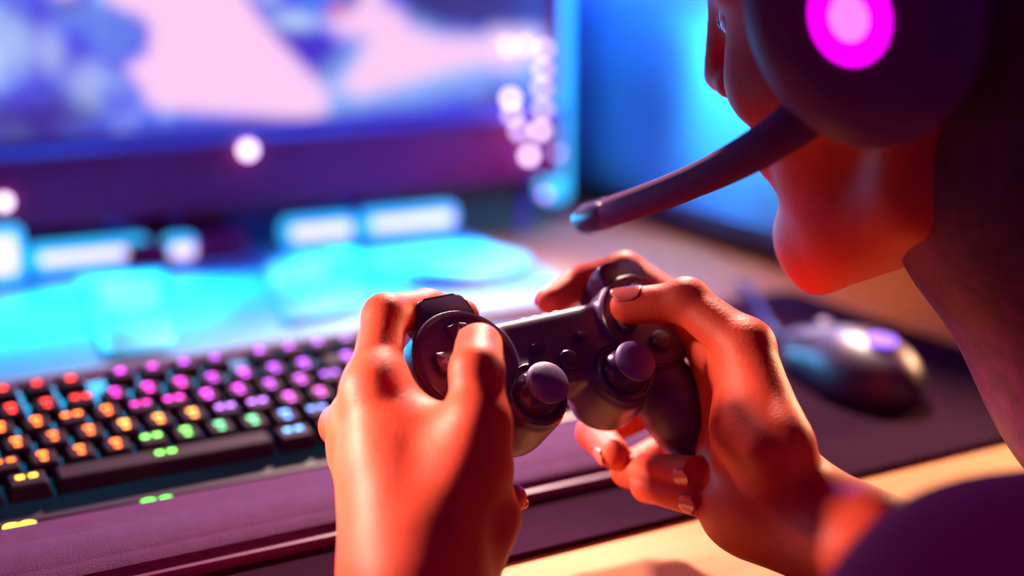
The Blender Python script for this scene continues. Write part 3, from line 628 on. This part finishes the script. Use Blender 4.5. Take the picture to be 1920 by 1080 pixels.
#PART3
# ------------------------------------------------------------------ the player
pr = thing('person', 'person in a dark shirt holding a controller, head turned to the monitor', 'person', (0.54, 0.10, 0.0))
PO = np.array((0.54, 0.10, 0.0))
bodyV, bodyF, off = [], [], 0
def add_body(V, F):
    global off
    bodyV.append(V - PO); bodyF.append(F + off); off += len(V)
P_ = lambda t: np.array(at(*t[:3]))
def nail(finger_b, finger_a, dorsal, r, L, w, name='fingernail'):
    """thin curved plate lying on the back of the last joint; a -> b runs to the tip"""
    b, a = np.array(finger_b, float), np.array(finger_a, float); ax = (b-a)/np.linalg.norm(b-a)
    d = np.array(dorsal, float); d -= ax*(d@ax); d /= np.linalg.norm(d); sd = np.cross(ax, d)
    nu, nv = 13, 9; V = []
    for lay in (0.00045, -0.0010):
        for i in range(nu):
            t = i/(nu-1)
            for j in range(nv):
                s = j/(nv-1)*2-1
                wid = w*(0.80+0.2*math.sin(min(1, t*2.2)*math.pi/2))*(1-0.45*max(0, t-0.78)/0.22*abs(s)**1)
                endc = L*(t-0.10) - (0.0022*s*s if t > 0.7 else 0)*(t-0.7)/0.3 + (0.0016*s*s*(1-t/0.35) if t < 0.35 else 0)
                ang = s*wid/(2*r); rr = r*(1.0 - 0.05*t*t)+lay
                V.append(b + ax*(endc-L*0.42) + d*(rr*math.cos(ang)) + sd*(rr*math.sin(ang)))
    V = np.array(V); F = []; n = nu*nv
    for i in range(nu-1):
        for j in range(nv-1):
            q = [i*nv+j, i*nv+j+1, (i+1)*nv+j+1, (i+1)*nv+j]; F.append(q[::-1]); F.append([k+n for k in q])
    bd = [j for j in range(nv)] + [i*nv+nv-1 for i in range(1, nu)] + [(nu-1)*nv+j for j in range(nv-2, -1, -1)] + [i*nv for i in range(nu-2, 0, -1)]
    for p, q in zip(bd, bd[1:]+bd[:1]): F.append([p, q, q+n, p+n])
    npmesh(name, V-PO, np.array(F), M['nail'], pr)
def build_hand(H, lo_pad=0.03, h=0.0013):
    allp = [P_(p) for seg in H['palm'] for p in seg] + [P_(p) for c in H['fingers'] for p in c['pts']]
    f = Field(np.min(allp, 0)-lo_pad, np.max(allp, 0)+lo_pad, h)
    for a, b in H['palm']: f.limb(P_(a), P_(b), a[3]*mm, b[3]*mm, H.get('k', 0.010))
    for c in H['fingers']:
        f.chain([P_(p) for p in c['pts']], [p[3]*mm for p in c['pts']], 0.0035, c.get('k', 0.009), 0.0012, c.get('reach', 0.032))
    for (px_, py_, Z_, r_, k_) in H.get('bumps', ()): f.ell(at(px_, py_, Z_), (r_*mm,)*3, k_*mm)
    for (a, b, frac, w, dep, rad) in H.get('creases', ()):
        A, B = P_(a), P_(b); f.press(A+(B-A)*frac, B-A, w*mm, dep*mm, rad*mm)
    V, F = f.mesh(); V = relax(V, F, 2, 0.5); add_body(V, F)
# --- left hand: back of the hand to the camera, thumb on the direction pad (pixel, pixel, depth, radius in mm)
tL = dict(cmc=(822, 985, .578, 16.5), mcp=(895, 792, .582, 12.2), ip=(894, 694, .588, 11.0), tip=(898, 650, .605, 10.3))
LH = dict(k=0.012, palm=[
    ((786, 1360, .545, 25), (782, 1090, .566, 22)), ((752, 1360, .560, 23), (738, 1090, .580, 19.5)), ((830, 1360, .560, 22), (838, 1085, .578, 18)),
    ((772, 1090, .566, 22), (700, 735, .601, 12.6)), ((790, 1000, .580, 18), (775, 830, .596, 14)), ((725, 860, .592, 14), (858, 890, .584, 14)), ((752, 1085, .575, 20.5), (676, 790, .613, 11.5)),
    ((738, 1085, .582, 18.5), (672, 850, .622, 10.5)), ((732, 1085, .590, 16.5), (684, 905, .632, 9.5)),
    ((815, 1080, .574, 18), tL['cmc']), (tL['cmc'], tL['mcp']), ((800, 1060, .585, 18), (845, 900, .592, 16)),
    ((745, 900, .603, 14), (830, 850, .594, 13)), ((735, 812, .600, 11), (845, 815, .587, 10)), ((722, 722, .606, 10), (768, 815, .596, 11)), ((850, 985, .600, 15), (800, 1090, .590, 18)), ((895, 985, .596, 13), (840, 1060, .590, 17)), ((930, 968, .592, 9.5), (880, 1030, .592, 13))],
    fingers=[dict(pts=[tL['mcp'], tL['ip'], tL['tip']], k=0.006, reach=0.02),
             dict(pts=[(698, 735, .601, 11.2), (722, 594, .625, 9.9), (800, 578, .652, 8.6), (868, 590, .662, 7.6)]),
             dict(pts=[(668, 790, .613, 11.2), (640, 798, .650, 9.8), (735, 850, .672, 8.8), (830, 870, .668, 7.8)]),
             dict(pts=[(663, 850, .622, 10.2), (690, 885, .658, 9.3), (830, 925, .662, 8.6), (958, 935, .640, 7.4)]),
             dict(pts=[(676, 905, .632, 9.4), (715, 955, .662, 8.4), (815, 985, .658, 7.6), (905, 1000, .640, 6.8)])],
    bumps=[(893, 790, .578, 11.6, 8), (884, 868, .586, 15, 14)],
    creases=[(tL['ip'], tL['tip'], -.10, 1.1, .5, 14), (tL['ip'], tL['tip'], .16, 1.0, .45, 14), (tL['ip'], tL['tip'], -.40, .9, .3, 13)])
build_hand(LH)
# --- right hand: thumb over the face buttons, palm in shade, fingers curled under the grip
tR = dict(cmc=(1458, 838, .608, 13.5), mcp=(1398, 652, .636, 12.2), ip=(1288, 566, .656, 9.8), tip=(1178, 574, .663, 8.6))
eR = np.array((0.530, 0.200, 0.742))
def pj(p):
    v = np.array(p)-CAM; Z = v@FW; return (960+FPX*(v@RT)/Z, 540-FPX*(v@UP)/Z, Z)
RH = dict(k=0.012, palm=[
    ((1455, 935, .634, 21), (1320, 610, .688, 11.5)), ((1440, 945, .636, 20), (1350, 680, .702, 11)), ((1425, 955, .642, 18), (1362, 750, .700, 10.5)), ((1400, 960, .648, 16), (1362, 815, .690, 10)),
    ((1482, 940, .622, 17), tR['cmc']), (tR['cmc'], tR['mcp']), ((1440, 925, .636, 19), (1415, 810, .628, 17)), ((1415, 810, .628, 17), (1395, 700, .644, 13)), ((1375, 945, .648, 15), (1370, 860, .662, 14)),
    ((1385, 680, .655, 11), (1325, 620, .685, 10)),
    ((1456, 940, .630, 22), (*pj(eR + (-.065, .098, .018)), 31)), ((*pj(eR + (-.065, .098, .018)), 31), (*pj(eR), 36)), ((1430, 950, .634, 20), (1620, 1030, .585, 25))],
    fingers=[dict(pts=[tR['mcp'], tR['ip'], tR['tip']], k=0.006, reach=0.02),
             dict(pts=[(1318, 608, .688, 11.2), (1172, 508, .708, 9.4), (1086, 530, .706, 8.3), (1034, 563, .694, 7.2)]),
             dict(pts=[(1350, 680, .702, 11), (1225, 760, .725, 9.6), (1115, 812, .706, 8.8), (1150, 850, .682, 7.8)]),
             dict(pts=[(1362, 750, .700, 10.4), (1262, 835, .712, 9.4), (1180, 880, .688, 8.6), (1300, 886, .650, 7.8)]),
             dict(pts=[(1362, 815, .690, 9.8), (1290, 880, .695, 8.6), (1215, 910, .672, 7.8), (1310, 940, .645, 7.2)])],
    bumps=[(1398, 648, .641, 11.6, 6), (1286, 560, .655, 9.3, 5)],
    creases=[(tR['ip'], tR['tip'], -.05, 1.1, .5, 13), (tR['ip'], tR['tip'], .12, 1.0, .4, 13), (tR['ip'], tR['mcp'], .16, 1.0, .4, 13)])
build_hand(RH, 0.04, 0.0014)
# nails
nail(P_(tR['tip']), P_(tR['ip']), UP*0.86-FW*0.5, 8.9*mm, 15*mm, 13.5*mm, 'thumbnail')
nail(P_(tL['tip']), P_(tL['ip']), -RT*0.9+UP*0.2-FW*0.1, 9.7*mm, 14*mm, 13*mm, 'thumbnail')
for fn in RH['fingers'][1:]:
    a, b = P_(fn['pts'][-2]), P_(fn['pts'][-1]); c0 = P_(fn['pts'][-3]); nail(b, a, (a+(a-c0)*0.6)-b + (a-(c0+b)/2)*2.0, fn['pts'][-1][3]*mm*1.03, 10*mm, 9.5*mm)
for fn in LH['fingers'][1:]:
    a, b = P_(fn['pts'][-2]), P_(fn['pts'][-1]); c0 = P_(fn['pts'][-3]); nail(b, a, (a+(a-c0)*0.6)-b + (a-(c0+b)/2)*2.0, fn['pts'][-1][3]*mm*1.03, 10*mm, 9.5*mm)

# --- torso, upper arms, legs (coarser field)
shC = np.array((0.530, 0.255, 0.840)); shL = np.array((0.313, 0.267, 0.824)); shR = np.array((0.700, 0.265, 0.850))
elL = np.array((0.190, 0.215, 0.690)); elR = eR
wrL = P_((785, 1300, .556))
hip = np.array((0.56, -0.03, 0.52)); chest = np.array((0.545, 0.14, 0.74))
f = Field((0.10, -0.24, 0.0), (0.90, 0.75, 1.0), 0.0075)
def torso(f, g):
    f.limb(hip+(-.075, 0, 0), hip+(.075, 0, 0), .115+g, .115+g, .05)
    f.limb(hip, chest, .125+g, .118+g, .06); f.limb(chest+(-.07, -.01, 0), chest+(.07, .01, 0), .105+g, .105+g, .06)
    if not g: f.limb((0.530, 0.325, 0.850), shC, .056, .07, .04)
    f.limb(shC+(0, -.02, -.035), chest, .075+g, .11+g, .05); f.limb(shL+(.05, .01, -.01), shR+(-.05, -.01, -.01), .055+g, .055+g, .05)
def arms(f, g, tl=1.0, tr=1.0):
    f.limb(shL, shL+(elL-shL)*tl, .050+g, .050+(.040-.050)*tl+g, .03); f.limb(shR, shR+(elR-shR)*tr, .050+g, .050+(.040-.050)*tr+g, .03)
torso(f, 0); arms(f, 0)
f.limb(elL, wrL, .037, .026, .02); f.limb(elR, eR+(-.02, .01, 0), .036, .035, .01)
kneeL, kneeR = hip+(-.13, .42, .02), hip+(.16, .42, .02)
for hp, kn in ((hip+(-.09, 0, -.02), kneeL), (hip+(.09, 0, -.02), kneeR)):
    ft = np.array((kn[0], kn[1]-.03, 0.075)); f.limb(hp, kn, .088, .058, .04); f.limb(kn, ft, .056, .038, .03); f.limb(ft+(0, -.03, -.035), ft+(0, .15, -.045), .036, .028, .02)
V, F = f.mesh(); add_body(relax(V, F, 2), F)
# shirt and trousers follow the same limbs a little further out
f = Field((0.10, -0.24, 0.36), (0.90, 0.60, 1.0), 0.006)
torso(f, .010); arms(f, .010, 0.80, 0.62)
V, F = f.mesh(); V = relax(V, F, 2)
V += 0.0025*np.sin(V[:, [2]]*95+V[:, [0]]*40)*np.array([[.5, .8, .2]]); npmesh('shirt', V-PO, F, M['shirt'], pr)
f = Field((0.20, -0.24, 0.02), (0.90, 0.75, 0.66), 0.008)
f.limb(hip+(-.075, 0, -.03), hip+(.075, 0, -.03), .118, .118, .05)
for hp, kn in ((hip+(-.09, 0, -.02), kneeL), (hip+(.09, 0, -.02), kneeR)):
    f.limb(hp, kn, .096, .066, .04); f.limb(kn, (kn[0], kn[1]-.03, 0.11), .064, .050, .03)
V, F = f.mesh(); npmesh('trousers', relax(V, F, 2)-PO, F, M['trousers'], pr)

# --- head (own axes: x right ear, y face, z crown), turned left and bent down
HA, HT, HO, HS = R(30), R(16), R(8), 0.98
Fh = np.array((-math.sin(HA)*math.cos(HT), math.cos(HA)*math.cos(HT), -math.sin(HT))); Rh = np.array((math.cos(HA), math.sin(HA), 0)); Uh = np.cross(Rh, Fh)
Rh, Uh = Rh*math.cos(HO)+Uh*math.sin(HO), Uh*math.cos(HO)-Rh*math.sin(HO)
HB = np.stack([Rh, Fh, Uh], 1)
HC = np.array(at(1622, 2, .53)) + Rh*0.092
hw = lambda p: HC + HB @ (np.array(p, float)*HS)
f = Field((-0.12, -0.13, -0.22), (0.12, 0.15, 0.15), 0.003)
f.ell((0, -0.012, 0.040), (0.076, 0.098, 0.086), 0.01); f.ell((0, 0.030, -0.010), (0.062, 0.062, 0.075), 0.03); f.ell((0, 0.048, -0.082), (0.043, 0.042, 0.042), 0.035)
for s in (-1, 1):
    f.limb((s*0.060, 0.0, -0.035), (s*0.053, 0.012, -0.090), .014, .012, .025); f.limb((s*0.053, 0.012, -0.090), (s*0.014, 0.078, -0.124), .013, .014, .025)
    f.limb((s*0.040, 0.068, -0.030), (s*0.058, 0.040, -0.028), .018, .014, .02); f.limb((s*0.014, 0.088, 0.022), (s*0.046, 0.074, 0.024), .010, .009, .012)
    f.ell((s*0.074, -0.004, -0.010), (0.008, 0.019, 0.030), 0.006)
f.limb((0, 0.090, 0.018), (0, 0.104, -0.026), .007, .0100, .010)
for s in (-1, 1): f.ell((s*0.012, 0.095, -0.030), (0.009, 0.010, 0.008), 0.006)
f.limb((-0.018, 0.086, -0.058), (0.018, 0.086, -0.058), .007, .007, .008); f.limb((-0.014, 0.086, -0.070), (0.014, 0.086, -0.070), .008, .008, .008); f.ell((0, 0.020, -0.100), (0.034, 0.050, 0.024), 0.03); f.ell((0, 0.082, -0.112), (0.020, 0.018, 0.017), 0.015)
for s in (-1, 1):      # eye sockets
    c = np.array((s*0.032, 0.094, 0.002)); sl_, Pq = f.win(c-.03, c+.03)
    dd = np.sqrt((Pq[0]-c[0])**2/1.7+(Pq[1]-c[1])**2+(Pq[2]-c[2])**2)-.012; f.d[sl_] = -smin(-f.d[sl_], dd.astype(np.float32), 0.006)
nb = HB.T @ (np.array((0.530, 0.325, 0.850))-HC)/HS
f2 = (np.array((0, -0.032, -0.055)), nb)
f3 = Field(np.minimum((-0.12, -0.13, -0.22), nb-.09), np.maximum((0.12, 0.15, 0.15), nb+.09), 0.003)
f3 = Field(np.minimum((-0.12, -0.13, -0.22), nb-.09)-.006, np.maximum((0.12, 0.15, 0.15), nb+.09)+.009, 0.003); o_ = np.round((f.lo-f3.lo)/f.h).astype(int); f3.lo = f.lo-o_*f.h
f3.d[o_[0]:o_[0]+f.n[0], o_[1]:o_[1]+f.n[1], o_[2]:o_[2]+f.n[2]] = f.d
f3.limb(f2[0], f2[1], .056, .062, .03)
V, F = f3.mesh(); V = relax(V, F, 2); add_body(HC + (V*HS) @ HB.T, F)
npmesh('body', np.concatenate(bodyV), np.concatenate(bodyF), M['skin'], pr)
for s in (-1, 1):
    bm = bmesh.new(); bmesh.ops.create_uvsphere(bm, u_segments=20, v_segments=12, radius=0.0115*HS); eo = obj('eye', bm, M['eye'], pr, Vector(hw((s*0.032, 0.0735, 0.001))-PO))
    bm = bmesh.new(); lathe(bm, [(0, 0.0105*HS), (0.0052*HS, 0.0105*HS), (0.0040*HS, 0.0116*HS), (0, 0.0120*HS)], 20, Vector(Fh).to_track_quat('Z', 'Y').to_matrix().to_4x4()); obj('iris', bm, M['iris'], eo)
    bm = bmesh.new(); tube(bm, [Vector(hw(q)-PO) for q in ((s*0.014, 0.0945, 0.026), (s*0.030, 0.0915, 0.033), (s*0.050, 0.078, 0.029))], [.002, .003, .0015], 8); obj('eyebrow', bm, M['hair'], pr)
for z, r_ in ((-0.0585, .0042), (-0.0685, .0052)):
    bm = bmesh.new(); tube(bm, [Vector(hw(q)-PO) for q in ((-0.021, 0.0855, z), (-0.010, 0.0925, z+.001), (0, 0.0935, z), (0.010, 0.0925, z+.001), (0.021, 0.0855, z))], [.001, r_*.8, r_, r_*.8, .001], 8); obj('lip', bm, M['lip'], pr)
# hair: a cap that follows the skull and falls to the nape
f = Field((-0.14, -0.16, -0.30), (0.14, 0.13, 0.18), 0.003)
f.ell((0, -0.018, 0.048), (0.086, 0.104, 0.094), 0.01); f.ell((0, -0.060, -0.030), (0.074, 0.056, 0.085), 0.03); f.ell((0, -0.048, -0.098), (0.082, 0.094, 0.09), 0.03); f.ell((0, -0.056, -0.165), (0.074, 0.072, 0.07), 0.03); f.ell((0, -0.050, -0.205), (0.068, 0.064, 0.07), 0.03)
g = [f.lo[i]+f.h*np.arange(f.n[i]) for i in range(3)]
X, Y, Z = g[0][:, None, None], g[1][None, :, None], g[2][None, None, :]
face = np.maximum(Y-0.0, 0)*0 + (Y-(0.012+0.055*np.clip((Z-0.02)/0.06, 0, 1)+0.020*np.clip((-Z-0.02)/0.05, 0, 1)))           # hairline plane: back of it stays
f.d = np.maximum(f.d, face.astype(np.float32)-0*X.astype(np.float32)).astype(np.float32)
V, F = f.mesh(); V = relax(V, F, 3)
az = np.arctan2(V[:, 0], -V[:, 1]); V *= (1+0.005*np.sin(az*60+5*np.sin(V[:, 2]*25))*np.clip((V[:, 2]+0.05)/0.05, 0, 1))[:, None]
npmesh('hair', HC + (V*HS) @ HB.T - PO, F, M['hair'], pr)

# ------------------------------------------------------------------ headset
hs = thing('headset', 'black over ear headset with a magenta light and boom microphone', 'headset', tuple(HC))
hl = lambda p: Vector(HB @ (np.array(p, float)*HS))
HM = Matrix([list(HB[i]) for i in range(3)]).to_4x4()
for s in (-1, 1):
    Mx = HM @ Matrix.Scale(HS, 4) @ T((s*0.078, 0, -0.002), ry=R(90*s)) @ Matrix.Diagonal((1.18, 0.98, 1, 1))
    bm = bmesh.new(); lathe(bm, [(0.020, 0), (0.040, 0.0), (0.046, 0.004), (0.046, 0.014), (0.040, 0.018), (0.020, 0.018), (0.020, 0)], 48, Mx); obj('ear_cushion', bm, M['cushion'], hs)
    bm = bmesh.new(); lathe(bm, [(0, 0.016), (0.043, 0.016), (0.046, 0.019), (0.045, 0.028), (0.036, 0.036), (0.024, 0.038), (0, 0.038)], 48, Mx); cup = obj('ear_cup', bm, M['black'], hs)
    bm = bmesh.new(); lathe(bm, [(0.0075, 0.0375), (0.0155, 0.0375), (0.0155, 0.0392), (0.0075, 0.0396), (0.0075, 0.0375)], 40, Mx); obj('light_ring', bm, M['glow_pink'], cup)
    bm = bmesh.new(); lathe(bm, [(0, 0.0376), (0.0078, 0.0376), (0.0078, 0.0392), (0, 0.0394)], 30, Mx); obj('light_badge', bm, M['glow_pale'], cup)
bm = bmesh.new()
arc = [hl((0.104*math.sin(t), -0.008, 0.030+0.112*math.cos(t))) for t in np.linspace(R(-88), R(88), 25)]
tube(bm, arc, 0.010, 12); obj('headband', bm, M['black'], hs)
for s in (-1, 1):
    bm = bmesh.new(); tube(bm, [hl((s*0.104, -0.008, 0.040)), hl((s*0.106, -0.004, 0.010)), hl((s*0.100, 0.0, -0.005))], [.010, .009, .007], 10); obj('yoke', bm, M['darkmetal'], hs)
micw = at(1112, 408, .72); bst = hl((-0.096, 0.022, -0.030)); mid = np.array(at(1430, 310, .56))-HC; mt = np.array(micw)-HC
boom = bez(tuple(bst), tuple(Vector(bst)*0.35+Vector(mid)*0.65+Vector((0, 0, -.004))), tuple(mid*0.55+mt*0.45+np.array((0, 0, 0.0))), tuple(mt), 24)
bm = bmesh.new(); tube(bm, boom[:-2], [0.0105-0.0030*min(1, i/14) for i in range(len(boom)-2)], 12); bo = obj('microphone_boom', bm, M['boom'], hs)
bm = bmesh.new(); dr = (Vector(boom[-1])-Vector(boom[-4])).normalized()
lathe(bm, [(0, -0.022), (0.0062, -0.021), (0.0080, -0.016), (0.0080, 0.006), (0.0068, 0.012), (0.0035, 0.0150), (0, 0.0155)], 24, T(mt) @ dr.to_track_quat('Z', 'Y').to_matrix().to_4x4()); obj('microphone_capsule', bm, M['padgloss'], bo)
